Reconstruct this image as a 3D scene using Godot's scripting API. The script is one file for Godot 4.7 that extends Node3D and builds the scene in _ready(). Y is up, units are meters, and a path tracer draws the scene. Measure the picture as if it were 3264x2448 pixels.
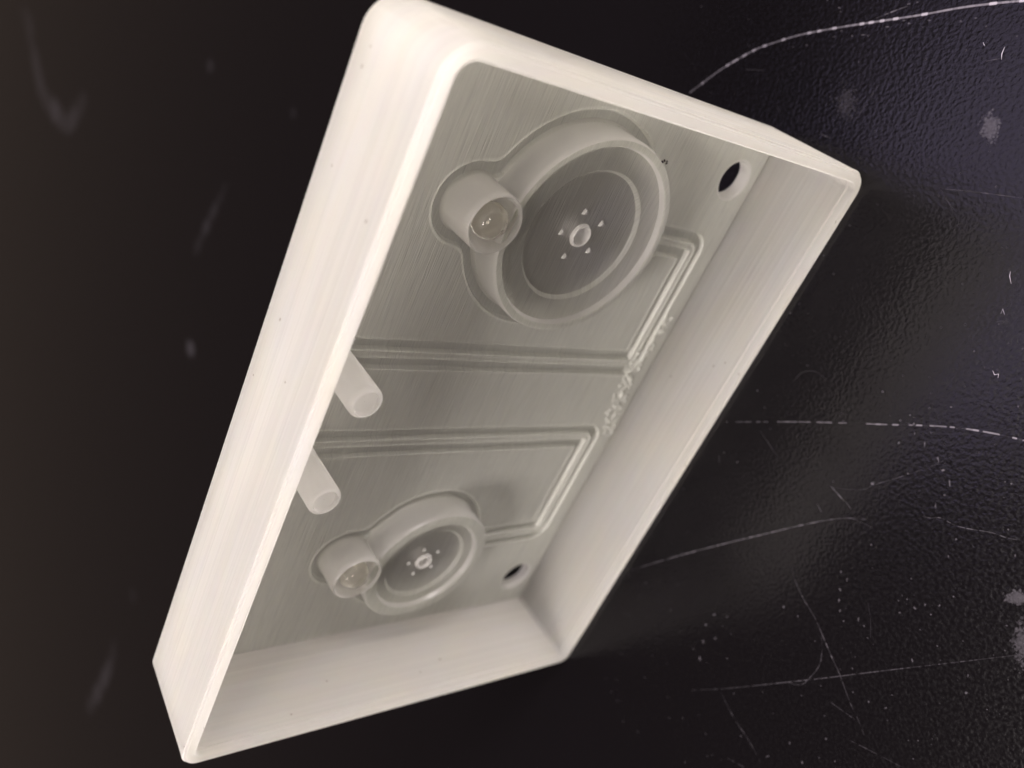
extends Node3D
# A milky translucent resin tray standing on its long side on a scratched black bench top.
# Lengths in the tables below are shares of the tray's length; S is that length in metres.
const S := 0.1
const TW := 0.732      # height of the standing tray (its width)
const TD := 0.1667     # depth from the rim to the back
const FLOOR_W := -0.1468   # where the inside of the floor lies, measured from the rim
const WELLS := [
	{"c": Vector2(0.2016, 0.3634), "rb": 0.1415, "r": 0.1390, "hole": 0.1290, "h": 0.0485, "cup": 0.0395, "step": 0.0935, "lobe": Vector2(0.1993, 0.5245), "lr": 0.0395, "tri": 0.0342, "g": 0.0150},
	{"c": Vector2(0.7975, 0.3545), "rb": 0.1110, "r": 0.1090, "hole": 0.0900, "h": 0.0430, "cup": 0.0345, "step": 0.0700, "lobe": Vector2(0.7955, 0.4870), "lr": 0.0405, "tri": 0.0278, "g": 0.0120},
]
const HOLES := [Vector2(0.0875, 0.0755), Vector2(0.9125, 0.0720)]
const PINS := [Vector2(0.4235, 0.6420), Vector2(0.5745, 0.6440)]
const CLEAR := 0.8
const CLEAR_PLATE := 0.36
const CLEAR_MOAT := 0.66
const CLEAR_DISC := 0.78
const CLEAR_THICK := 0.12
const BACK := 0.95
const SSS := 0.0
const WALL := 0.0165
const MOAT := 0.0060
const RESIN := Color(0.985, 0.981, 0.960)
const PLATE := Color(0.964, 0.971, 0.940)
const BENCH := Color(0.030, 0.025, 0.031)
const BENCH_SHINE := 0.31
const BENCH_ROUGH := 0.30
const BENCH_BUMP := 0.00026
const AMB := Vector3(0.086, 0.064, 0.050)
const PANELS := [
	[Vector3(0.30, 1.9, 0.06), Vector3(0, 0, 0), Vector2(1.2, 0.6), 4.8, Color(1.0, 0.958, 0.965), "long white ceiling lamp straight above the tray"],
	[Vector3(-0.62, 1.9, 0.66), Vector3(0, 0, 0), Vector2(0.6, 0.6), 5.6, Color(1.0, 0.957, 0.940), "square white ceiling lamp in front of the tray's lower end"],
	[Vector3(2.2, 0.9, 0.35), Vector3(0, 0, 0), Vector2(0.6, 0.6), 9.0, Color(1.0, 0.957, 0.950), "square white wall lamp beyond the tray's upper end"],
	[Vector3(0.85, 1.4, 1.7), Vector3(0, 0, 0), Vector2(0.24, 0.24), 0.75, Color(1.0, 0.955, 0.93), "dim square lamp behind the viewer"],
	[Vector3(-0.10, 1.9, -0.74), Vector3(0, 0, 0), Vector2(1.0, 0.6), 0.48, Color(0.84, 0.78, 1.0), "dim bluish ceiling lamp mirrored in the bench at upper right"],
]
const STREAKS := [
	["arc", 0.0026, 0.62, [-0.0208,-0.3668,0.0061,-0.3487,0.0323,-0.3312,0.0527,-0.3141,0.0842,-0.2856,0.1032,-0.2599,0.1243,-0.2307,0.1427,-0.1983,0.1598,-0.1668,0.1755,-0.136,0.1954,-0.0967,0.2143,-0.0595,0.2366,-0.0201,0.2544,0.0173,0.2692,0.0514]],
	["", 0.0015, 0.4, [0.1875,-0.1229,0.2031,-0.105,0.216,-0.0885]],
	["", 0.0009, 0.22, [0.0583,-0.0669,0.1201,-0.0642]],
	["", 0.0012, 0.3, [0.0214,-0.1093,0.0227,-0.0866]],
	["", 0.0008, 0.3, [0.0343,0.0967,0.0519,0.1426,0.0706,0.1962]],
	["", 0.0008, 0.2, [0.0327,0.1003,0.016,0.1364]],
	["", 0.0008, 0.3, [0.1914,0.0521,0.2018,0.069]],
	["dash", 0.0019, 0.55, [-0.4195,0.0154,-0.3436,0.1127,-0.2926,0.1819,-0.262,0.225,-0.2393,0.2549,-0.2141,0.2905,-0.1995,0.315,-0.1908,0.3314,-0.1802,0.3524,-0.1715,0.3731]],
	["", 0.0010, 0.14, [-0.3916,0.0707,-0.4095,0.1295]],
	["", 0.0021, 0.45, [-0.385,0.2138,-0.3886,0.2409]],
	["", 0.0009, 0.2, [-0.3871,0.208,-0.3777,0.2272,-0.3562,0.2535,-0.3416,0.2592,-0.3059,0.2833,-0.2616,0.3108,-0.2381,0.3175]],
	["", 0.0020, 0.38, [-0.7518,0.0123,-0.6532,0.076,-0.5701,0.1335,-0.5146,0.1734,-0.4635,0.2095,-0.4313,0.2341,-0.4098,0.2527,-0.3938,0.271,-0.3877,0.2796]],
	["", 0.0011, 0.3, [-0.8171,0.2241,-0.7654,0.2645,-0.6845,0.3213,-0.6207,0.366,-0.5451,0.4173,-0.4812,0.4614,-0.4227,0.5018,-0.3861,0.5267]],
	["", 0.0016, 0.26, [-0.5223,0.2324,-0.5353,0.2494,-0.5493,0.2797,-0.5546,0.3034,-0.5671,0.3284,-0.5856,0.3645,-0.5926,0.3816,-0.6137,0.4156,-0.6233,0.4391,-0.633,0.456]],
	["", 0.0012, 0.3, [-0.5682,0.3292,-0.5934,0.3477,-0.6092,0.3541,-0.6331,0.3538,-0.653,0.3522,-0.6673,0.3351]],
	["", 0.0010, 0.42, [-0.3303,0.3365,-0.3262,0.3452,-0.3158,0.3535,-0.3131,0.3727,-0.3047,0.3886,-0.2876,0.4137,-0.2829,0.4285,-0.2751,0.4406]],
	["", 0.0013, 0.2, [-0.7748,0.2629,-0.7897,0.3074,-0.793,0.3424,-0.8037,0.3741]],
	["", 0.0013, 0.25, [-0.8486,0.3341,-0.8348,0.361]],
	["", 0.0009, 0.25, [-0.6368,0.3952,-0.6266,0.435]],
	["", 0.0009, 0.22, [-0.6566,0.447,-0.638,0.4853,-0.6231,0.5178]],
	["", 0.0014, 0.3, [-0.4193,0.2113,-0.4273,0.2277]],
	["", 0.0011, 0.35, [-0.3876,0.2432,-0.3914,0.256]],
	["L", 0.0891, 0.09, [-1.389,-4.8364,-1.3912,-4.6702,-1.4511,-4.6026,-1.5016,-4.4444,-1.5694,-4.2761,-1.5922,-4.1288,-1.554,-3.8463,-1.5588,-3.7119,-1.4732,-3.6223,-1.3196,-3.5059]],
	["L", 0.0323, 0.07, [-0.9705,-1.9293,-1.1076,-1.9768,-1.2813,-2.0229]],
	["L", 0.0502, 0.08, [-2.9311,-1.7801,-3.0021,-1.7499,-3.1154,-1.7635,-3.2816,-1.7929,-3.4346,-1.8407]],
	["L", 0.0328, 0.05, [-2.6172,-1.7506,-2.64,-1.7218]],
	["L", 0.0443, 0.2, [-1.5481,-1.8551,-1.5441,-1.8377]],
	["L", 0.0357, 0.08, [-0.7098,-2.288,-0.7134,-2.2695]],
	["L", 0.0256, 0.05, [-0.6043,-1.648,-0.6089,-1.6445]],
]
const FLECKS := [
	[0.1833,-0.1011,0.0013,0.0038,-0.001,0.0007,0.4],
	[0.198,-0.083,0.0008,0.0025,-0.0012,0.0009,0.4],
	[0.1975,-0.0724,0.0007,0.002,-0.0008,0.0006,0.4],
	[0.2098,-0.0487,0.0007,0.002,-0.0008,0.0006,0.4],
	[0.2228,-0.0077,0.0006,0.0019,-0.0011,0.0008,0.4],
	[0.2324,0.0085,0.0006,0.0017,-0.0008,0.0006,0.4],
	[0.155,-0.1633,0.0006,0.0018,-0.0011,0.0008,0.4],
	[0.1553,-0.1435,0.0006,0.0016,-0.0011,0.0008,0.4],
	[0.1438,-0.1695,0.0007,0.0021,-0.0005,0.0004,0.4],
	[0.1189,-0.2051,0.0008,0.0022,-0.0007,0.0005,0.4],
	[0.1087,-0.2255,0.0004,0.001,-0.0006,0.0004,0.4],
	[0.1812,-0.1868,0.0005,0.0014,-0.0012,0.0009,0.4],
	[0.1996,-0.0512,0.0004,0.0012,-0.0005,0.0004,0.4],
	[0.1625,-0.1265,0.0011,0.0031,-0.0007,0.0005,0.4],
	[0.0904,-0.2768,0.0006,0.0016,-0.001,0.0007,0.4],
	[0.0527,-0.3141,0.0006,0.0017,-0.001,0.0007,0.4],
	[0.2192,-0.0882,0.0008,0.0025,-0.0008,0.0006,0.4],
	[0.2242,-0.0792,0.0007,0.002,-0.0008,0.0006,0.4],
	[-0.2291,0.193,0.0008,0.001,-0.0012,0.0009,0.5],
	[-0.256,0.3067,0.0007,0.0009,-0.0027,0.002,0.5],
	[-0.2635,0.3194,0.0015,0.0018,-0.0016,0.0012,0.5],
	[-0.2715,0.336,0.0008,0.0009,-0.0048,0.0035,0.5],
	[-0.2716,0.253,0.001,0.0013,-0.001,0.0007,0.5],
	[-0.2474,0.2621,0.0006,0.0008,-0.0012,0.0008,0.5],
	[-0.2502,0.2804,0.0005,0.0006,-0.0029,0.0022,0.5],
	[-0.3406,0.2571,0.0017,0.002,-0.002,0.0015,0.5],
	[-0.3767,0.2107,0.0006,0.0007,-0.0009,0.0006,0.5],
	[-0.3062,0.3126,0.0008,0.0009,-0.0008,0.0006,0.5],
	[-0.2892,0.3406,0.001,0.0012,-0.0008,0.0006,0.5],
	[-0.2457,0.2366,0.0009,0.0012,-0.001,0.0007,0.5],
	[-0.2314,0.2428,0.0005,0.0007,-0.0008,0.0006,0.5],
	[-0.1907,0.2794,0.0009,0.0012,-0.0006,0.0005,0.5],
	[-0.209,0.2577,0.0005,0.0006,-0.0007,0.0005,0.5],
	[-0.2973,0.2872,0.0007,0.0008,-0.0008,0.0006,0.5],
	[-0.2385,0.2543,0.001,0.0013,-0.0012,0.0008,0.5],
	[-0.4738,0.2962,0.001,0.001,-0.0014,0.0011,0.45],
	[-0.4766,0.3101,0.001,0.001,-0.0012,0.0009,0.45],
	[-0.4944,0.3114,0.0012,0.0012,-0.0014,0.0011,0.45],
	[-0.5089,0.3185,0.001,0.001,-0.0019,0.0014,0.45],
	[-0.5192,0.3278,0.001,0.001,-0.0014,0.0011,0.45],
	[-0.5276,0.3407,0.0008,0.0008,-0.0008,0.0006,0.45],
	[-0.5085,0.355,0.001,0.0009,-0.0028,0.0021,0.45],
	[-0.5097,0.3657,0.0008,0.0007,-0.0008,0.0006,0.45],
	[-0.4574,0.3905,0.0009,0.0009,-0.001,0.0007,0.45],
	[-0.4375,0.4001,0.0011,0.001,-0.0012,0.0009,0.45],
	[-0.4241,0.408,0.0009,0.0008,-0.0013,0.001,0.45],
	[-0.4282,0.4212,0.001,0.001,-0.0011,0.0008,0.45],
	[-0.4113,0.4218,0.0008,0.0008,-0.0011,0.0008,0.45],
	[-0.4355,0.3866,0.0007,0.0007,-0.0008,0.0006,0.45],
	[-0.3881,0.4274,0.001,0.001,-0.0011,0.0008,0.45],
	[-0.3255,0.3859,0.0009,0.001,-0.0009,0.0007,0.45],
	[-0.4112,0.3065,0.0011,0.0011,-0.0014,0.001,0.45],
	[-0.4766,0.5115,0.0014,0.0012,-0.0015,0.0011,0.45],
	[-0.7447,0.4195,0.0015,0.0011,-0.0015,0.0011,0.45],
	[-0.7848,0.3777,0.0016,0.0012,-0.0011,0.0008,0.45],
	[-0.7384,0.3891,0.0012,0.0009,-0.0013,0.0009,0.45],
	[-0.684,0.4229,0.0018,0.0014,-0.0013,0.0009,0.45],
	[-0.684,0.1812,0.0018,0.0017,-0.0014,0.001,0.45],
	[-0.7091,0.1801,0.0026,0.0024,-0.0014,0.001,0.45],
	[-0.669,0.1999,0.0013,0.0012,-0.0011,0.0008,0.45],
	[-0.7342,0.192,0.0016,0.0015,-0.0016,0.0012,0.45],
	[-0.7142,0.2042,0.0016,0.0014,-0.0014,0.001,0.45],
	[-0.7631,0.2044,0.0017,0.0014,-0.0033,0.0024,0.45],
	[-0.3707,0.4938,0.0012,0.0011,-0.0009,0.0007,0.45],
	[-0.293,0.4499,0.0007,0.0007,-0.0011,0.0008,0.45],
	[-0.3499,0.3912,0.0006,0.0007,-0.0015,0.0011,0.45],
	[-0.3087,0.341,0.0008,0.0009,-0.0031,0.0022,0.45],
	[-0.5751,0.2859,0.0011,0.001,-0.0013,0.0009,0.45],
	[-0.582,0.2613,0.0013,0.0013,-0.0011,0.0008,0.45],
	[-0.4957,0.4396,0.0009,0.0008,-0.0019,0.0014,0.45],
	[-0.5717,0.3897,0.0008,0.0007,-0.0016,0.0012,0.45],
	[-0.4572,0.5,0.0007,0.0006,-0.0015,0.0011,0.45],
	[-0.5904,0.4329,0.001,0.0008,-0.001,0.0007,0.45],
	[-0.5779,0.4539,0.001,0.0008,-0.0008,0.0006,0.45],
	[0.0738,-0.0952,0.0052,0.0126,-0.0164,0.012,0.14],
	[0.1259,0.1078,0.004,0.0091,-0.0123,0.009,0.3],
	[-0.3329,0.4828,0.0091,0.0087,-0.005,0.0037,0.35],
	[-0.3772,0.5202,0.007,0.0062,-0.0187,0.0137,0.3],
]
var rng := RandomNumberGenerator.new()
var channels: Array[PackedVector2Array] = []
var strokes: Array = []
var zone := 0          # 0 plain plate, 1 thinner resin, 2 thicker resin; set by relief()

# ---------------------------------------------------------------- helpers
func at(u: float, v: float, w: float) -> Vector3:      # in the tray's own axes, origin at the middle of the edge it stands on
	return Vector3(0.5 - u, v, w) * S

func tag(o: Node, label: String, category: String, group := "") -> void:
	o.set_meta("label", label)
	o.set_meta("category", category)
	if group != "":
		o.set_meta("group", group)

func put(called: String, mesh: Mesh, mat: Material, parent: Node = self) -> MeshInstance3D:
	var o := MeshInstance3D.new()
	o.name = called
	o.mesh = mesh
	o.material_override = mat
	parent.add_child(o, true)
	return o

# Skin over closed rings that run anticlockwise round the direction in which the profile climbs; edges sharper than 38 degrees stay crisp.
func skin(rings: Array, uscale := 1.0, flat_uv := false) -> ArrayMesh:
	var n: int = rings[0].size()
	var m := rings.size()
	var face: Array = []
	for i in m - 1:
		var row := PackedVector3Array()
		row.resize(n)
		for j in n:
			var a: PackedVector3Array = rings[i]
			var b: PackedVector3Array = rings[i + 1]
			var t := (a[(j + 1) % n] - a[(j + n - 1) % n]) + (b[(j + 1) % n] - b[(j + n - 1) % n])
			row[j] = t.cross(b[j] - a[j]).normalized()
		face.append(row)
	var pos := PackedVector3Array()
	var nor := PackedVector3Array()
	var uvs := PackedVector2Array()
	var idx := PackedInt32Array()
	var across := 0.0
	for i in m - 1:
		var step: float = (rings[i + 1][0] - rings[i][0]).length() / S
		for k in 2:
			var along := 0.0
			for j in n + 1:
				var q := j % n
				var nn: Vector3 = face[i][q]
				var o := i - 1 + 2 * k
				if o >= 0 and o < m - 1 and nn.dot(face[o][q]) > 0.79:
					nn = (nn + face[o][q]).normalized()
				pos.append(rings[i + k][q])
				nor.append(nn)
				uvs.append(Vector2(rings[i + k][q].x, rings[i + k][q].y) / S if flat_uv else Vector2(along * uscale, across + step * k))
				along += (rings[i + k][(q + 1) % n] - rings[i + k][q]).length() / S
		across += step
		var b0 := i * 2 * (n + 1)
		for j in n:
			var a0 := b0 + j
			var c0 := a0 + n + 1
			idx.append_array(PackedInt32Array([a0, c0, a0 + 1, a0 + 1, c0, c0 + 1]))
	return packed(pos, nor, uvs, idx)

func packed(pos: PackedVector3Array, nor: PackedVector3Array, uvs: PackedVector2Array, idx: PackedInt32Array) -> ArrayMesh:
	var a := []
	a.resize(Mesh.ARRAY_MAX)
	a[Mesh.ARRAY_VERTEX] = pos
	a[Mesh.ARRAY_NORMAL] = nor
	a[Mesh.ARRAY_TEX_UV] = uvs
	a[Mesh.ARRAY_INDEX] = idx
	var out := ArrayMesh.new()
	out.add_surface_from_arrays(Mesh.PRIMITIVE_TRIANGLES, a)
	return out

func lathe(profile: Array, c: Vector2, n := 96, flat_uv := false) -> ArrayMesh:   # profile of (radius, height over the floor)
	var rings := []
	for p: Vector2 in profile:
		var ring := PackedVector3Array()
		for j in n:
			var a := TAU * j / n
			ring.append(at(c.x, c.y, FLOOR_W) + Vector3(cos(a) * p.x, sin(a) * p.x, p.y) * S)
		rings.append(ring)
	return skin(rings, 1.0, flat_uv)

func round_loop(u0: float, u1: float, v0: float, v1: float, r: float, w: float) -> PackedVector3Array:
	var out := PackedVector3Array()
	var cs := [Vector2(u1 - r, v0 + r), Vector2(u0 + r, v0 + r), Vector2(u0 + r, v1 - r), Vector2(u1 - r, v1 - r)]   # anticlockwise seen from the rim, x = -u
	var start := [PI, 1.5 * PI, 0.0, 0.5 * PI]
	var own := [r * 0.55, r * 1.1, r * 1.4, r * 0.85]      # the four corners are not equally round
	cs = [Vector2(u1 - own[0], v0 + own[0]), Vector2(u0 + own[1], v0 + own[1]), Vector2(u0 + own[2], v1 - own[2]), Vector2(u1 - own[3], v1 - own[3])]
	for k in 4:
		for j in 13:
			var a: float = start[k] + 0.5 * PI * j / 12.0
			out.append(at(cs[k].x, cs[k].y, w) + Vector3(cos(a), sin(a), 0.0) * own[k] * S)
		var nxt: Vector2 = cs[(k + 1) % 4]
		var a1: float = start[k] + 0.5 * PI
		for j in range(1, 24):
			var out1 := Vector3(cos(a1), sin(a1), 0.0) * S
			out.append((at(cs[k].x, cs[k].y, w) + out1 * own[k]).lerp(at(nxt.x, nxt.y, w) + out1 * own[(k + 1) % 4], j / 24.0))
	return out

func tube(points: PackedVector3Array, radius: float, n := 6) -> ArrayMesh:
	var rings := []
	var last := points.size() - 1
	for i in points.size():
		var d := (points[mini(i + 1, last)] - points[maxi(i - 1, 0)]).normalized()
		var side := d.cross(Vector3.UP if absf(d.y) < 0.9 else Vector3.RIGHT).normalized()
		var up := side.cross(d)
		var ring := PackedVector3Array()
		var r := radius * (0.35 if i == 0 or i == last else 1.0)
		for j in n:
			var a := TAU * j / n
			ring.append(points[i] + (side * cos(a) + up * sin(a)) * r)
		rings.append(ring)
	for i in rings.size():
		var ring: PackedVector3Array = rings[i]
		ring.reverse()
		rings[i] = ring
	return skin(rings)

# ---------------------------------------------------------------- textures
func streak_image(w: int, h: int, count: int, shortest: int, longest: int, base: float, swing: float, soft: float, mottle := 0.0) -> Image:
	# fine strokes along one direction, as a layered print leaves them
	var f := PackedFloat32Array()
	f.resize(w * h)
	f.fill(base)
	for i in count:
		var y := rng.randi_range(0, h - 1)
		var x := rng.randi_range(0, w - 1)
		var n := rng.randi_range(shortest, longest)
		var s := rng.randfn(0.0, swing)
		for k in n:
			var fade := sin(PI * (k + 0.5) / n)
			var q := y * w + (x + k) % w
			f[q] += s * fade
			if soft > 0.0:
				var up := ((y + 1) % h) * w + (x + k) % w
				f[up] += s * fade * soft
	var b := PackedByteArray()
	b.resize(w * h)
	for i in w * h:
		b[i] = clampi(int(f[i] * 255.0), 0, 255)
	var im := Image.create_from_data(w, h, false, Image.FORMAT_L8, b)
	im.convert(Image.FORMAT_RGB8)
	if mottle > 0.0:      # faint cloudy unevenness of the resin
		var n := FastNoiseLite.new()
		n.seed = 31
		n.frequency = 0.012
		n.fractal_octaves = 4
		var all := im.get_data()
		for y in h:
			for x in w:
				var q := (y * w + x) * 3
				all[q] = clampi(all[q] + int(255.0 * mottle * n.get_noise_2d(x * 0.6, y * 1.6)), 0, 255)
				all[q + 1] = clampi(all[q + 1] + int(255.0 * mottle * n.get_noise_2d(x * 0.6 + 7.0, y * 1.6)), 0, 255)
				all[q + 2] = clampi(all[q + 2] + int(255.0 * mottle * 1.2 * n.get_noise_2d(x * 0.6 + 25.0, y * 1.6)), 0, 255)
		im = Image.create_from_data(w, h, false, Image.FORMAT_RGB8, all)
	return im

func noise_texture(sd: int, freq: float, size: int, oct := 3, lo := 0.0, hi := 1.0) -> NoiseTexture2D:
	var n := FastNoiseLite.new()
	n.seed = sd
	n.noise_type = FastNoiseLite.TYPE_SIMPLEX_SMOOTH
	n.frequency = freq
	n.fractal_octaves = oct
	var t := NoiseTexture2D.new()
	t.width = size
	t.height = size
	t.seamless = true
	t.noise = n
	var g := Gradient.new()
	g.set_color(0, Color(lo, lo, lo))
	g.set_color(1, Color(hi, hi, hi))
	t.color_ramp = g
	return t

# ---------------------------------------------------------------- the floor's relief
func seg_dist(p: Vector2, line: PackedVector2Array) -> float:
	var best := 1e9
	for i in line.size() - 1:
		var a := line[i]
		var ab := line[i + 1] - a
		var t := clampf((p - a).dot(ab) / ab.length_squared(), 0.0, 1.0)
		best = minf(best, (p - a - ab * t).length_squared())
	return sqrt(best)

func rounded(points: Array[Vector2], r: float) -> PackedVector2Array:
	var out := PackedVector2Array()
	out.append(points[0])
	for i in range(1, points.size() - 1):
		var p: Vector2 = points[i]
		var a := p + (points[i - 1] - p).normalized() * r
		var b := p + (points[i + 1] - p).normalized() * r
		for k in 7:
			var t := k / 6.0
			out.append(a.lerp(p, t).lerp(p.lerp(b, t), t))
	out.append(points[-1])
	return out

func bump(x: float, width: float) -> float:
	var t := x / width
	return exp(-t * t)

func relief(p: Vector2) -> float:
	var d := 1.0           # distance to the outline of the nearest raised feature
	var g := 0.0155        # width of the shallow moat round it
	for w: Dictionary in WELLS:
		var a: float = p.distance_to(w.c) - w.rb
		var b: float = p.distance_to(w.lobe) - w.lr - 0.001
		if a < 0.06 or b < 0.06:
			var k := 0.018
			var hh := maxf(k - absf(a - b), 0.0) / k
			var e := minf(a, b) - hh * hh * k * 0.25
			if e < d:
				d = e
				g = w.g
	var h := 0.0
	zone = 0
	for line: PackedVector2Array in channels:
		var box := Rect2(line[0], Vector2.ZERO)
		for q in line:
			box = box.expand(q)
		if not box.grow(0.04).has_point(p):
			continue
		var e := seg_dist(p, line)
		if e < 0.04:
			var line_h := bump(e - 0.0048, 0.0017)
			h += 0.0019 * line_h
			if line_h > 0.35:
				zone = 2
			if e - 0.0072 < d:
				d = e - 0.0072
				g = 0.0150
	if d < 0.04:
		var inside := smoothstep(-0.0008, 0.0008, d) * (1.0 - smoothstep(g - 0.0012, g, d))
		h -= MOAT * inside
		if inside > 0.5:
			zone = 1
		var lip := bump(d - g - 0.0016, 0.0014)
		h += 0.0012 * lip
		if lip > 0.4:
			zone = 2
	var edge := minf(minf(p.x - WALL, 1.0 - WALL - p.x), minf(p.y - WALL - 0.0055, TW - WALL - p.y))
	if edge < 0.02:      # a narrow seam along the foot of the walls
		h -= 0.0060 * (1.0 - smoothstep(0.0026, 0.0042, edge))
		if edge < 0.0034:
			zone = 1
	for s: Array in strokes:
		var a: Vector2 = s[0]
		if absf(p.x - a.x) < 0.014 and absf(p.y - a.y) < 0.014:
			var e := bump(seg_dist(p, s[1]), 0.0017)
			h += 0.0016 * e
			if e > 0.45:
				zone = 2
	return h
func _ready() -> void:
	rng.seed = 7
	# ------------------------------------------------ camera, air, light
	var cam := Camera3D.new()
	cam.name = "camera"
	cam.transform = Transform3D(Basis(Vector3(0.396164, -0.747121, 0.533727), Vector3(0.809817, 0.010361, -0.586592), Vector3(0.432725, 0.664607, 0.609135)).orthonormalized(), Vector3(0.111027, 1.204968, 0.665532) * S)
	cam.fov = 46.592
	cam.near = 0.01
	cam.far = 100.0
	var lens := CameraAttributesPhysical.new()
	lens.frustum_focal_length = 27.866     # 24 mm high frame
	lens.frustum_focus_distance = 1.12 * S
	lens.frustum_near = 0.01
	lens.frustum_far = 100.0
	lens.exposure_aperture = clampf(27.866e-3 / (0.017 * S), 0.5, 64.0)
	cam.attributes = lens
	add_child(cam)
	cam.current = true

	var env := Environment.new()
	env.background_mode = Environment.BG_COLOR
	env.background_color = Color(AMB.x, AMB.y, AMB.z).linear_to_srgb()
	env.tonemap_mode = Environment.TONE_MAPPER_LINEAR
	env.tonemap_exposure = 1.0
	env.sdfgi_enabled = true
	env.ssao_enabled = true
	env.ssil_enabled = true
	var around := WorldEnvironment.new()
	around.name = "room_air"
	around.environment = env
	add_child(around)

	for p: Array in PANELS:
		panel(p[0] * S * 10.0, p[1] * S, p[2] * S * 10.0, p[3] * S * S * 100.0, p[4], p[5])

	# ------------------------------------------------ materials
	var floor_streaks := streak_image(1024, 512, 5200, 25, 150, 0.5, 0.10, 0.4)
	var streak_tone := streak_image(1024, 512, 6500, 25, 140, 0.97, 0.026, 0.3, 0.01)
	var wall_tone := streak_image(2048, 256, 900, 200, 1400, 0.982, 0.006, 0.8, 0.022)
	for i in 90:      # a little dirt and a few rubbed spots
		var spot := Vector2i(rng.randi_range(0, 2046), rng.randi_range(0, 254))
		var tone := Color(0.55, 0.50, 0.46) if rng.randf() < 0.6 else Color(1, 1, 1)
		wall_tone.fill_rect(Rect2i(spot, Vector2i(1, 1) if rng.randf() < 0.75 else Vector2i(2, 1)), tone)
	var wall_lines := streak_image(2048, 256, 1300, 200, 1500, 0.5, 0.06, 0.7)
	var resin := StandardMaterial3D.new()
	resin.resource_name = "milky_resin"
	resin.albedo_color = RESIN
	resin.roughness = 0.5
	resin.metallic_specular = 0.45
	resin.subsurf_scatter_enabled = SSS > 0.0
	resin.subsurf_scatter_strength = SSS
	resin.refraction_enabled = CLEAR > 0.0
	resin.refraction_scale = 0.05
	resin.albedo_color.a = 1.0 - CLEAR
	resin.backlight_enabled = BACK > 0.0
	resin.backlight = Color(BACK, BACK, BACK).linear_to_srgb()
	resin.heightmap_enabled = true
	resin.heightmap_texture = ImageTexture.create_from_image(wall_lines)
	resin.heightmap_scale = 0.0022 * S * 100.0
	resin.albedo_texture = ImageTexture.create_from_image(wall_tone)
	resin.uv1_scale = Vector3(0.29, 2.4, 1.0)
	var brushed: StandardMaterial3D = resin.duplicate()
	brushed.resource_name = "milky_resin_streaked"
	brushed.albedo_color = Color(PLATE, 1.0 - CLEAR_PLATE)
	brushed.heightmap_texture = ImageTexture.create_from_image(floor_streaks)
	brushed.heightmap_scale = 0.0017 * S * 100.0
	brushed.albedo_texture = ImageTexture.create_from_image(streak_tone)
	brushed.uv1_scale = Vector3(1.6, 3.2, 1.0)
	var disc: StandardMaterial3D = brushed.duplicate()
	disc.resource_name = "milky_resin_thin"
	disc.albedo_color.a = 1.0 - CLEAR_DISC
	var lean: StandardMaterial3D = brushed.duplicate()
	lean.resource_name = "milky_resin_lean"
	lean.albedo_color.a = 1.0 - CLEAR_MOAT
	var thick: StandardMaterial3D = brushed.duplicate()
	thick.resource_name = "milky_resin_thick"
	thick.albedo_color.a = 1.0 - CLEAR_THICK
	var plain_resin: StandardMaterial3D = resin.duplicate()
	plain_resin.resource_name = "milky_resin_smooth"
	plain_resin.heightmap_enabled = false
	plain_resin.albedo_texture = null
	var cloudy: StandardMaterial3D = plain_resin.duplicate()
	cloudy.resource_name = "milky_resin_dense"
	cloudy.albedo_color.a = 0.42
	var glassy: StandardMaterial3D = plain_resin.duplicate()
	glassy.resource_name = "milky_resin_glassy"
	glassy.albedo_color.a = 0.14
	glassy.roughness = 0.36
	glassy.backlight = Color(0.5, 0.5, 0.5).linear_to_srgb()
	var wet := plain_resin.duplicate()
	wet.resource_name = "wet_resin"
	wet.roughness = 0.06
	wet.metallic_specular = 0.6
	wet.backlight_enabled = false
	wet.albedo_color = Color(0.93, 0.92, 0.88, 0.08)

	make_bench()
	make_tray(resin, brushed, plain_resin, wet, disc, cloudy, thick, lean, glassy)
	make_litter()

func panel(pos: Vector3, aim: Vector3, size: Vector2, energy: float, tint: Color, label: String) -> void:
	var lamp := Node3D.new()
	lamp.name = "ceiling_lamp"
	add_child(lamp, true)
	lamp.look_at_from_position(pos, aim, Vector3(0, 0, 1) if absf((aim - pos).normalized().y) > 0.9 else Vector3.UP)
	var box := BoxMesh.new()
	box.size = Vector3(size.x, size.y, 0.02)
	var m := StandardMaterial3D.new()
	m.albedo_color = Color(0.8, 0.8, 0.8)
	m.emission_enabled = true
	m.emission = tint
	m.emission_energy_multiplier = 0.3
	var face := put("diffuser", box, m, lamp)
	face.position = Vector3(0, 0, 0.03)
	var l := AreaLight3D.new()
	l.name = "glow"
	l.area_size = size
	l.area_normalize_energy = true
	l.light_energy = energy
	l.light_color = tint
	l.shadow_enabled = true
	l.area_range = 12.0
	lamp.add_child(l)
	tag(lamp, label, "lamp", "lamps of the room")

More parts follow.
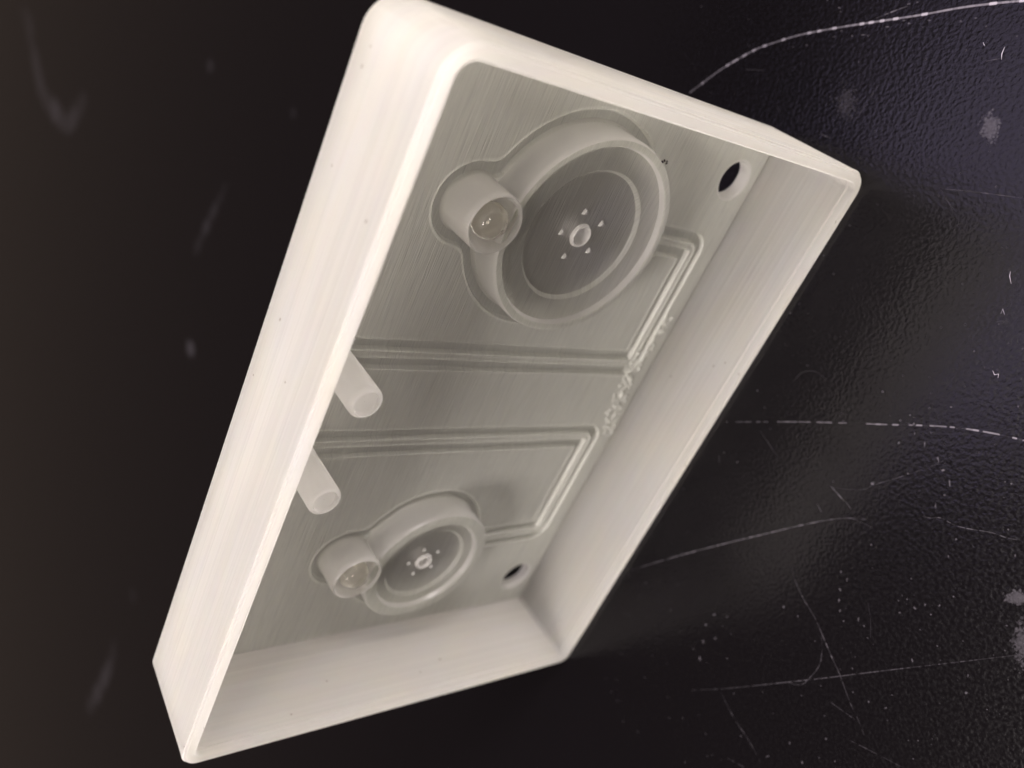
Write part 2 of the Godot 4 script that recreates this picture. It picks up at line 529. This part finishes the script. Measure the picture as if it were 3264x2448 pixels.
func make_bench() -> void:
	# the picture area carries the scratches (second uv set); elsewhere the same black top goes on
	var w := 2048
	var h := 2048
	var near := Rect2(-1.0, -0.45, 1.4, 1.25)
	var far := Rect2(-4.0, -5.2, 3.6, 3.8)
	var nh := 1800
	var alpha := PackedFloat32Array()
	alpha.resize(w * h)
	for s: Array in STREAKS:
		var span := 0.0
		var pts := PackedVector2Array()
		var soft: bool = s[0] == "L"
		for k in range(0, s[3].size(), 2):
			var q := Vector2(s[3][k], s[3][k + 1])
			pts.append(Vector2((q.x - far.position.x) / far.size.x * 800.0, nh + 4 + (q.y - far.position.y) / far.size.y * 240.0) if soft else Vector2((q.x - near.position.x) / near.size.x * w, (q.y - near.position.y) / near.size.y * nh))
		for it in 2:      # smooth the corners of the traced line
			if pts.size() > 2:
				var o := PackedVector2Array([pts[0]])
				for k in pts.size() - 1:
					o.append(pts[k].lerp(pts[k + 1], 0.25))
					o.append(pts[k].lerp(pts[k + 1], 0.75))
				o.append(pts[-1])
				pts = o
		var r: float = (s[1] / far.size.x * 800.0 if soft else s[1] / near.size.x * w) * 0.5
		var run := 0.0
		var gone := 0.0
		var next := 4.0
		var on := 1.0
		for k in pts.size() - 1:
			span += pts[k].distance_to(pts[k + 1])
		for k in pts.size() - 1:
			var len := pts[k].distance_to(pts[k + 1])
			var steps := int(len / 0.5) + 1
			for i in steps:
				var q := pts[k].lerp(pts[k + 1], float(i) / steps)
				run += len / steps
				gone += len / steps
				if run > next:
					run = 0.0
					next = rng.randf_range(2.0, 9.0)
					on = clampf(rng.randfn(0.7, 0.35), 0.05, 1.4)
					if s[0] == "dash":
						next = rng.randf_range(3.0, 13.0)
						on = rng.randf_range(0.6, 1.3) if rng.randf() < 0.55 else 0.06
					elif s[0] == "arc":
						on = 1.9 if rng.randf() < 0.10 else rng.randf_range(0.55, 0.95)
					if soft:
						on = clampf(rng.randfn(1.0, 0.3), 0.3, 1.6)
				var f := gone / maxf(span, 0.001)
				var worn := 0.25 + 0.75 * sin(PI * clampf(f, 0.0, 1.0))
				if s[0] == "dash":
					worn = lerpf(0.10, 1.0, f)
				elif s[0] == "arc":
					worn = lerpf(0.4, 1.0, f)
				dab(alpha, w, q, Vector2(r * (0.8 + 0.3 * on), 0), Vector2(0, r * (0.8 + 0.3 * on)) * (0.35 if soft else 1.0), s[2] * on * worn * (0.19 if soft else (0.42 if s[0] == "arc" or s[0] == "dash" else 0.22)))
	for b: Array in FLECKS:
		var c := Vector2((b[0] - near.position.x) / near.size.x * w, (b[1] - near.position.y) / near.size.y * nh)
		var e1 := Vector2(b[2] / near.size.x * w, b[3] / near.size.y * nh)
		var e2 := Vector2(b[4] / near.size.x * w, b[5] / near.size.y * nh)
		if maxf(e1.length(), e2.length()) > 18.0:     # a rubbed patch: many small flecks
			for i in 420:
				var q := c + e1 * rng.randfn(0.0, 0.5) + e2 * rng.randfn(0.0, 0.5)
				dab(alpha, w, q, Vector2(rng.randf_range(0.8, 3.5), 0), Vector2(0, rng.randf_range(0.8, 3.0)), b[6] * rng.randf_range(0.03, 0.20))
		else:
			for i in 3:
				dab(alpha, w, c + (e1 * rng.randfn(0.0, 0.35) + e2 * rng.randfn(0.0, 0.35)), e1 * rng.randf_range(0.4, 0.75) + Vector2(0.4, 0), e2 * rng.randf_range(0.4, 0.75) + Vector2(0, 0.4), b[6] * rng.randf_range(0.06, 0.22))
	for i in 800:     # dust and hairline scuffs too small to trace
		var q := Vector2(rng.randf() * (w - 20) + 10, rng.randf() * (nh - 20) + 10)
		var r := rng.randf_range(0.6, 1.5)
		dab(alpha, w, q, Vector2(r, 0), Vector2(0, r), rng.randf_range(0.02, 0.11))
	for i in 45:
		var q := Vector2(rng.randf() * (w - 200) + 100, rng.randf() * (nh - 200) + 100)
		var d := Vector2.from_angle(rng.randf() * TAU)
		var bend := rng.randfn(0.0, 0.012)
		var s := rng.randf_range(0.01, 0.06)
		for k in rng.randi_range(15, 90):
			dab(alpha, w, q, Vector2(0.8, 0), Vector2(0, 0.8), s * rng.randf_range(0.3, 1.0))
			q += d
			d = d.rotated(bend)
	var bytes := PackedByteArray()
	bytes.resize(w * h * 4)
	for i in w * h:
		var a := alpha[i]
		if a > 0.003:
			bytes[i * 4] = 186
			bytes[i * 4 + 1] = 180
			bytes[i * 4 + 2] = 190
			bytes[i * 4 + 3] = mini(255, int(a * 255.0))
		else:
			bytes[i * 4] = 186
			bytes[i * 4 + 1] = 180
			bytes[i * 4 + 2] = 190
	var marks := ImageTexture.create_from_image(Image.create_from_data(w, h, false, Image.FORMAT_RGBA8, bytes))
	var m := StandardMaterial3D.new()
	m.resource_name = "black_bench_top"
	m.albedo_color = BENCH
	m.roughness = BENCH_ROUGH
	m.metallic_specular = BENCH_SHINE
	m.uv1_triplanar = true
	m.uv1_world_triplanar = true
	m.uv1_scale = Vector3.ONE / (0.42 * S)
	m.roughness_texture = noise_texture(11, 0.12, 512, 4, 0.35, 1.0)
	m.heightmap_enabled = true
	m.heightmap_texture = noise_texture(5, 0.10, 512, 3)
	m.heightmap_scale = BENCH_BUMP * S * 100.0
	m.detail_enabled = true
	m.detail_albedo = marks
	m.detail_uv_layer = BaseMaterial3D.DETAIL_UV_2
	m.detail_blend_mode = BaseMaterial3D.BLEND_MODE_MIX

	var pos := PackedVector3Array()
	var nor := PackedVector3Array()
	var uvs := PackedVector2Array()
	var idx := PackedInt32Array()
	var xs := [-7.0, far.position.x, near.position.x, far.end.x, near.end.x, 2.5]
	var zs := [-7.5, far.position.y, far.end.y, near.position.y, near.end.y, 2.0]
	for i in xs.size() - 1:
		for k in zs.size() - 1:
			var mid := Vector2((xs[i] + xs[i + 1]) * 0.5, (zs[k] + zs[k + 1]) * 0.5)
			var b0 := pos.size()
			for c: Vector2 in [Vector2(xs[i], zs[k]), Vector2(xs[i + 1], zs[k]), Vector2(xs[i + 1], zs[k + 1]), Vector2(xs[i], zs[k + 1])]:
				pos.append(Vector3(c.x, 0, c.y) * S)
				nor.append(Vector3.UP)
				if near.has_point(mid):
					uvs.append(Vector2((c.x - near.position.x) / near.size.x, (c.y - near.position.y) / near.size.y * nh / h))
				elif far.has_point(mid):
					uvs.append(Vector2((c.x - far.position.x) / far.size.x * 800.0 / w, (nh + 4 + (c.y - far.position.y) / far.size.y * 240.0) / h))
				else:
					uvs.append(Vector2(0.9, 0.96))
			idx.append_array(PackedInt32Array([b0, b0 + 1, b0 + 2, b0, b0 + 2, b0 + 3]))
	var a := []
	a.resize(Mesh.ARRAY_MAX)
	a[Mesh.ARRAY_VERTEX] = pos
	a[Mesh.ARRAY_NORMAL] = nor
	a[Mesh.ARRAY_TEX_UV] = uvs
	a[Mesh.ARRAY_TEX_UV2] = uvs
	a[Mesh.ARRAY_INDEX] = idx
	var mesh := ArrayMesh.new()
	mesh.add_surface_from_arrays(Mesh.PRIMITIVE_TRIANGLES, a)
	var o := put("bench_top", mesh, m)
	o.set_meta("kind", "structure")
	tag(o, "scratched glossy black bench top under the resin tray", "bench")

func dab(f: PackedFloat32Array, w: int, c: Vector2, e1: Vector2, e2: Vector2, s: float) -> void:
	# a soft elliptical speck with half axes e1 and e2, kept where it is strongest
	var det := e1.cross(e2)
	if absf(det) < 1e-6:
		return
	var rx := absf(e1.x) + absf(e2.x) + 1.0
	var ry := absf(e1.y) + absf(e2.y) + 1.0
	for y in range(maxi(0, int(c.y - ry)), mini(2047, int(c.y + ry) + 1) + 1):
		for x in range(maxi(0, int(c.x - rx)), mini(w - 1, int(c.x + rx) + 1) + 1):
			var q := Vector2(x + 0.5, y + 0.5) - c
			var t := Vector2(q.cross(e2) / det, e1.cross(q) / det).length()
			if t < 1.4:
				var v := s * (1.0 - smoothstep(0.55, 1.4, t))
				if v > f[y * w + x]:
					f[y * w + x] = v

func make_tray(resin: Material, brushed: Material, smooth_resin: Material, wet: Material, thin: Material, cloudy: Material, thick: Material, lean: Material, glassy: Material) -> void:
	var tray := Node3D.new()
	tray.name = "resin_tray"
	tray.position = Vector3(-0.5, 0.0, 0.0) * S
	add_child(tray)
	tag(tray, "milky translucent resin tray with two round wells, standing on edge on the black bench", "tray")

	# walls: one frame, back to rim on the outside, rim to back on the inside
	var e := 0.0055      # the walls lean out a little towards the rim
	var t := WALL
	var rings := []
	for q: Array in [[0.004, -TD, 0.026], [0.0, -TD + 0.004, 0.030], [-e * 0.9, -0.0120, 0.030], [-e, -0.0054, 0.030], [-e + 0.0004, -0.0048, 0.0297], [-e + 0.0026, -0.0046, 0.0276], [-e + 0.0029, -0.0012, 0.0274], [-e + 0.0036, -0.0003, 0.0268], [-e + 0.0048, 0.0, 0.0255], [-e + t - 0.0022, 0.0, 0.017], [-e + t - 0.0004, -0.0014, 0.0155], [-e + t, -0.0036, 0.015], [-e + t + 0.0004, -0.0092, 0.015], [-e + t - 0.0014, -0.0102, 0.0155], [-e + t - 0.0014, -0.0122, 0.0155], [-e + t + 0.0010, -0.0132, 0.015], [t - e * 0.1, FLOOR_W + 0.002, 0.015], [t, FLOOR_W - 0.004, 0.015], [t, -TD, 0.015], [0.004, -TD, 0.026]]:
		var i: float = q[0]
		rings.append(round_loop(i, 1.0 - i, i + e, TW - i, q[2], q[1]))
	put("side_walls", skin(rings), resin, tray)

	# floor
	channels = [
		rounded([Vector2(0.2016, 0.235), Vector2(0.2016, 0.0830), Vector2(0.4205, 0.0830), Vector2(0.4215, 0.66)], 0.014),
		rounded([Vector2(0.7960, 0.250), Vector2(0.7900, 0.0830), Vector2(0.5725, 0.0830), Vector2(0.5700, 0.66)], 0.014),
	]
	for i in 170:      # a strip of small raised marks, too worn to read
		var f := (i + rng.randf()) / 170.0
		var c := Vector2(lerpf(0.325, 0.572, f), 0.0655 - 0.030 * pow(absf(f - 0.42) / 0.58, 2.0) + rng.randf_range(-0.0155, 0.0155))
		var line := PackedVector2Array([c])
		var d := Vector2.from_angle(rng.randf() * TAU) * rng.randf_range(0.0022, 0.0042)
		for k in 2:
			line.append(line[-1] + d)
			d = d.rotated(rng.randfn(0.0, 1.0))
		strokes.append([c, line])
	var floors := floor_meshes(t)
	put("floor_plate", floors[0], brushed, tray)
	put("thin_moat", floors[1], lean, tray)
	put("raised_line", floors[2], thick, tray)

	for k in HOLES.size():
		var c: Vector2 = HOLES[k]
		var r := 0.0300 if k == 0 else 0.0312
		var hole := []
		for q: Vector2 in [Vector2(r + 0.0035, 0.0002), Vector2(r + 0.0012, 0.0), Vector2(r - 0.0006, -0.0010), Vector2(r - 0.0012, -0.003), Vector2(r - 0.0016, FLOOR_W * 0.0 - (TD + FLOOR_W) + 0.001), Vector2(r - 0.0005, -(TD + FLOOR_W))]:
			hole.append(q)
		put("screw_hole", lathe(hole, c, 64), cloudy, tray)

	for k in WELLS.size():
		var w: Dictionary = WELLS[k]
		var r: float = w.r
		var hh: float = w.h
		var cup: float = w.cup
		var st: float = w.step
		var hub := 0.0150 if k == 0 else 0.0135
		var side := [Vector2(w.rb + 0.002, -0.006), Vector2(w.rb + 0.0005, -0.003), Vector2(w.rb - 0.0015, 0.001), Vector2(r + 0.0015, hh * 0.85), Vector2(r + 0.0002, hh - 0.0022), Vector2(r - 0.0010, hh - 0.0004)]
		var q: float = w.hole
		var rim := [Vector2(r - 0.0010, hh - 0.0004), Vector2(r - 0.0026, hh), Vector2(q + 0.0014, hh - 0.0003), Vector2(q + 0.0002, hh - 0.0014)]
		var inside := [Vector2(q + 0.0002, hh - 0.0014), Vector2(q - 0.0012, cup + 0.0030), Vector2(q - 0.0022, cup + 0.0004), Vector2(q - 0.0030, cup - 0.004), Vector2(q - 0.0030, -0.004)]
		var well := put("round_well", lathe(side, w.c, 160), glassy, tray)
		put("well_rim", lathe(rim, w.c, 160, true), thin, well)
		put("well_lining", lathe(inside, w.c, 160), glassy, well)
		put("well_disc", lathe([Vector2(q - 0.0018, cup), Vector2(st + 0.0015, cup), Vector2(st, cup - 0.0012), Vector2(st - 0.003, cup - 0.0052), Vector2(st - 0.0065, cup - 0.0060), Vector2(hub - 0.001, cup - 0.0060)], w.c, 160, true), thin, well)
		put("hub_collar", lathe([Vector2(hub + 0.0020, cup - 0.0065), Vector2(hub + 0.0014, cup - 0.0050), Vector2(hub + 0.0006, cup - 0.0022), Vector2(hub - 0.0006, cup - 0.0012), Vector2(hub - 0.0020, cup - 0.0016), Vector2(hub - 0.0030, cup - 0.006), Vector2(hub - 0.0034, -(TD + FLOOR_W))], w.c, 64), cloudy, well)
		well.set_meta("label", ["larger round well with five small nubs round its hub", "smaller round well with five small nubs round its hub"][k])
		for j in 5:
			var ang := deg_to_rad(180.0 - (17.0 + 72.0 * j))
			var reach: float = w.tri
			var c: Vector3 = at(w.c.x, w.c.y, FLOOR_W + cup - 0.0062) + Vector3(cos(ang), sin(ang), 0.0) * reach * S
			put("drive_nub", nub(c, deg_to_rad(250.0), 0.54 if k == 0 else 0.40), cloudy, well)
		hh = w.h + (0.0065 if k == 0 else 0.0050)
		var lr: float = w.lr
		var inner := lr - 0.0042
		var lob := put("side_cup", lathe([Vector2(lr + 0.0030, -0.006), Vector2(lr + 0.0015, -0.003), Vector2(lr + 0.0004, 0.002), Vector2(lr, hh * 0.8), Vector2(lr - 0.0004, hh - 0.002), Vector2(lr - 0.0018, hh - 0.0002), Vector2(lr - 0.0030, hh - 0.0003), Vector2(inner, hh - 0.0035), Vector2(inner - 0.0006, hh - 0.022), Vector2(inner - 0.0012, -0.004)], w.lobe, 96), glassy, tray)
		var dome := []
		for i in 13:
			var a := lerpf(-1.2, PI * 0.5, i / 12.0)
			dome.append(Vector2(maxf(cos(a) * 0.0232, 0.0003), hh - 0.0135 + sin(a) * 0.0225))
		put("glossy_bead", lathe(dome, w.lobe + Vector2(0.0, 0.0010), 48), wet, lob)

	for p: Vector2 in PINS:
		var r := 0.0222
		var top := 0.1060
		put("hollow_pin", lathe([Vector2(r + 0.0004, -0.004), Vector2(r, 0.004), Vector2(r, top - 0.0075), Vector2(r - 0.0004, top - 0.0045), Vector2(r - 0.0016, top - 0.0018), Vector2(r - 0.0036, top - 0.0003), Vector2(r - 0.0050, top), Vector2(r - 0.0056, top - 0.0008), Vector2(r - 0.0058, top - 0.0050), Vector2(r - 0.0070, top - 0.0060), Vector2(0.0004, top - 0.0060)], p, 64), smooth_resin, tray)

func nub(c: Vector3, turn: float, k: float) -> ArrayMesh:
	var rings := []
	for q: Array in [[1.15, 0.0], [0.95, 0.0035], [0.70, 0.0062], [0.40, 0.0068], [0.02, 0.0068]]:
		var ring := PackedVector3Array()
		for j in 18:
			var a := TAU * j / 18.0
			var tri := 0.0058 / (cos(fmod(a, TAU / 3.0) - PI / 3.0) * 0.75 + 0.25)
			ring.append(c + Vector3(cos(a + turn) * tri * q[0], sin(a + turn) * tri * q[0], q[1]) * S * k)
		rings.append(ring)
	return skin(rings)

func floor_meshes(t: float) -> Array[ArrayMesh]:
	var nu := 760
	var nv := 556
	var u0 := t - 0.001
	var u1 := 1.0 - t + 0.001
	var v0 := t + 0.0055 - 0.001
	var v1 := TW - t + 0.001
	var pos := PackedVector3Array()
	var nor := PackedVector3Array()
	var uvs := PackedVector2Array()
	var idx := PackedInt32Array()
	var hs := PackedFloat32Array()
	var zones := PackedByteArray()
	var extra := [PackedInt32Array(), PackedInt32Array(), PackedInt32Array()]
	var ps := PackedVector2Array()
	var cell := (u1 - u0) / nu
	for j in nv + 1:
		for i in nu + 1:
			var p := Vector2(lerpf(u0, u1, float(i) / nu), lerpf(v0, v1, float(j) / nv))
			for c: Vector2 in HOLES:
				var d := p - c
				if absf(d.length() - 0.0315) < cell * 0.75:
					p = c + d.normalized() * 0.0315
			ps.append(p)
			hs.append(relief(p))
			zones.append(zone)
	for j in nv + 1:
		for i in nu + 1:
			var q := j * (nu + 1) + i
			var l := q - (1 if i > 0 else 0)
			var r := q + (1 if i < nu else 0)
			var b := q - (nu + 1 if j > 0 else 0)
			var f := q + (nu + 1 if j < nv else 0)
			var p := ps[q]
			pos.append(at(p.x, p.y, FLOOR_W + hs[q]))
			nor.append(Vector3((hs[r] - hs[l]) / maxf(ps[r].x - ps[l].x, 1e-5), -(hs[f] - hs[b]) / maxf(ps[f].y - ps[b].y, 1e-5), 1.0).normalized())
			uvs.append(Vector2(p.x, p.y))
	for j in nv:
		for i in nu:
			var q := j * (nu + 1) + i
			var mid := (ps[q] + ps[q + nu + 2]) * 0.5
			if mid.distance_to(HOLES[0]) < 0.0312 or mid.distance_to(HOLES[1]) < 0.0312:
				continue
			if mid.distance_to(WELLS[0].c) < WELLS[0].hole - 0.002 or mid.distance_to(WELLS[1].c) < WELLS[1].hole - 0.002 or mid.distance_to(WELLS[0].lobe) < 0.027 or mid.distance_to(WELLS[1].lobe) < 0.028:
				continue      # the wells are hollow behind
			extra[zones[q]].append_array(PackedInt32Array([q, q + 1, q + nu + 1, q + 1, q + nu + 2, q + nu + 1]))
	# the back of the plate
	var nb := 60
	var first := pos.size()
	for j in nb + 1:
		for i in nb + 1:
			var p := Vector2(lerpf(u0, u1, float(i) / nb), lerpf(v0, v1, float(j) / nb))
			for c: Vector2 in HOLES:
				var d := p - c
				if d.length() < 0.042:
					p = c + d.normalized() * (0.0292 if d.length() < 0.036 else 0.042)
			pos.append(at(p.x, p.y, -TD + 0.0004))
			nor.append(Vector3(0, 0, -1))
			uvs.append(p)
	for j in nb:
		for i in nb:
			var q := first + j * (nb + 1) + i
			var mid := (pos[q] + pos[q + nb + 2] + pos[q + 1] + pos[q + nb + 1]) * 0.25
			var skip := false
			for c: Vector2 in HOLES:
				if Vector2(0.5 - mid.x / S, mid.y / S).distance_to(c) < 0.0345:
					skip = true
			for w: Dictionary in WELLS:
				if Vector2(0.5 - mid.x / S, mid.y / S).distance_to(w.c) < w.hole - 0.01 or Vector2(0.5 - mid.x / S, mid.y / S).distance_to(w.lobe) < 0.02:
					skip = true
			if not skip:
				idx.append_array(PackedInt32Array([q, q + nb + 1, q + 1, q + 1, q + nb + 1, q + nb + 2]))
	extra[0].append_array(idx)
	var out: Array[ArrayMesh] = []
	for part: PackedInt32Array in extra:      # each part keeps only the corners that it uses
		var seen := PackedInt32Array()
		seen.resize(pos.size())
		seen.fill(-1)
		var p2 := PackedVector3Array()
		var n2 := PackedVector3Array()
		var u2 := PackedVector2Array()
		for k in part.size():
			var v := part[k]
			if seen[v] < 0:
				seen[v] = p2.size()
				p2.append(pos[v])
				n2.append(nor[v])
				u2.append(uvs[v])
			part[k] = seen[v]
		out.append(packed(p2, n2, u2, part))
	return out

func make_litter() -> void:
	var thread := StandardMaterial3D.new()
	thread.resource_name = "white_lint"
	thread.albedo_color = Color(0.62, 0.60, 0.64)
	thread.roughness = 0.8
	var hairs := [
		[[0.2003, 0.0700, 0.2060, 0.0668, 0.2089, 0.0655, 0.2147, 0.0649], "white lint fibre bent like a hook near the upper right edge of the picture", 0.0006],
		[[0.2103, 0.0359, 0.2088, 0.0380, 0.2071, 0.0406], "tiny white lint fibre just above the hooked one", 0.0005],
		[[-0.1225, 0.2928, -0.1254, 0.2982, -0.1219, 0.3011, -0.1263, 0.3038], "zigzag white lint fibre midway down the right edge of the picture", 0.0006],
		[[-0.0592, 0.2585, -0.0530, 0.2572, -0.0578, 0.2629], "small forked lint fibre above the zigzag one", 0.0005],
		[[-0.0103, 0.2368, -0.0154, 0.2397, -0.0226, 0.2467], "thin curved lint fibre at the right edge, topmost of three there", 0.0005],
	]
	for hdef: Array in hairs:
		var pts := PackedVector3Array()
		for k in range(0, hdef[0].size(), 2):
			pts.append(Vector3(hdef[0][k], 0.0007 + 0.0012 * fmod(k * 0.5, 2.0), hdef[0][k + 1]) * S)
		var fine: float = hdef[2]
		tag(put("lint_fibre", tube(pts, fine * 0.75 * S), thread), hdef[1], "lint", "lint fibres on the bench")
	var soot := StandardMaterial3D.new()
	soot.resource_name = "dark_dirt"
	soot.albedo_color = Color(0.16, 0.10, 0.13)
	soot.roughness = 0.7
	var grains := SurfaceTool.new()
	for i in 16:
		var g := SphereMesh.new()
		var q := rng.randf_range(0.0006, 0.0013) * S
		g.radius = q
		g.height = q * 1.6
		g.radial_segments = 7
		g.rings = 4
		var a := rng.randf() * TAU
		var d := sqrt(rng.randf()) * 0.0045 * S
		grains.append_from(g, 0, Transform3D(Basis(), Vector3(cos(a) * d, sin(a) * d * 1.5, q * 0.4)))
	var crumb := put("dirt_crumb", grains.commit(), soot)
	crumb.position = Vector3(-0.0895, 0.2402, FLOOR_W) * S
	tag(crumb, "dark speckled crumb of dirt on the tray floor beside the larger well", "dirt")
	var dot := SphereMesh.new()
	dot.radius = 0.0012 * S
	dot.height = 0.0016 * S
	dot.radial_segments = 8
	dot.rings = 4
	var bit := put("dirt_speck", dot, soot)
	bit.position = Vector3(-0.290, WALL + 0.0056 - 0.0052, -0.019) * S
	tag(bit, "single dark speck on the tray wall that lies on the bench", "dirt")
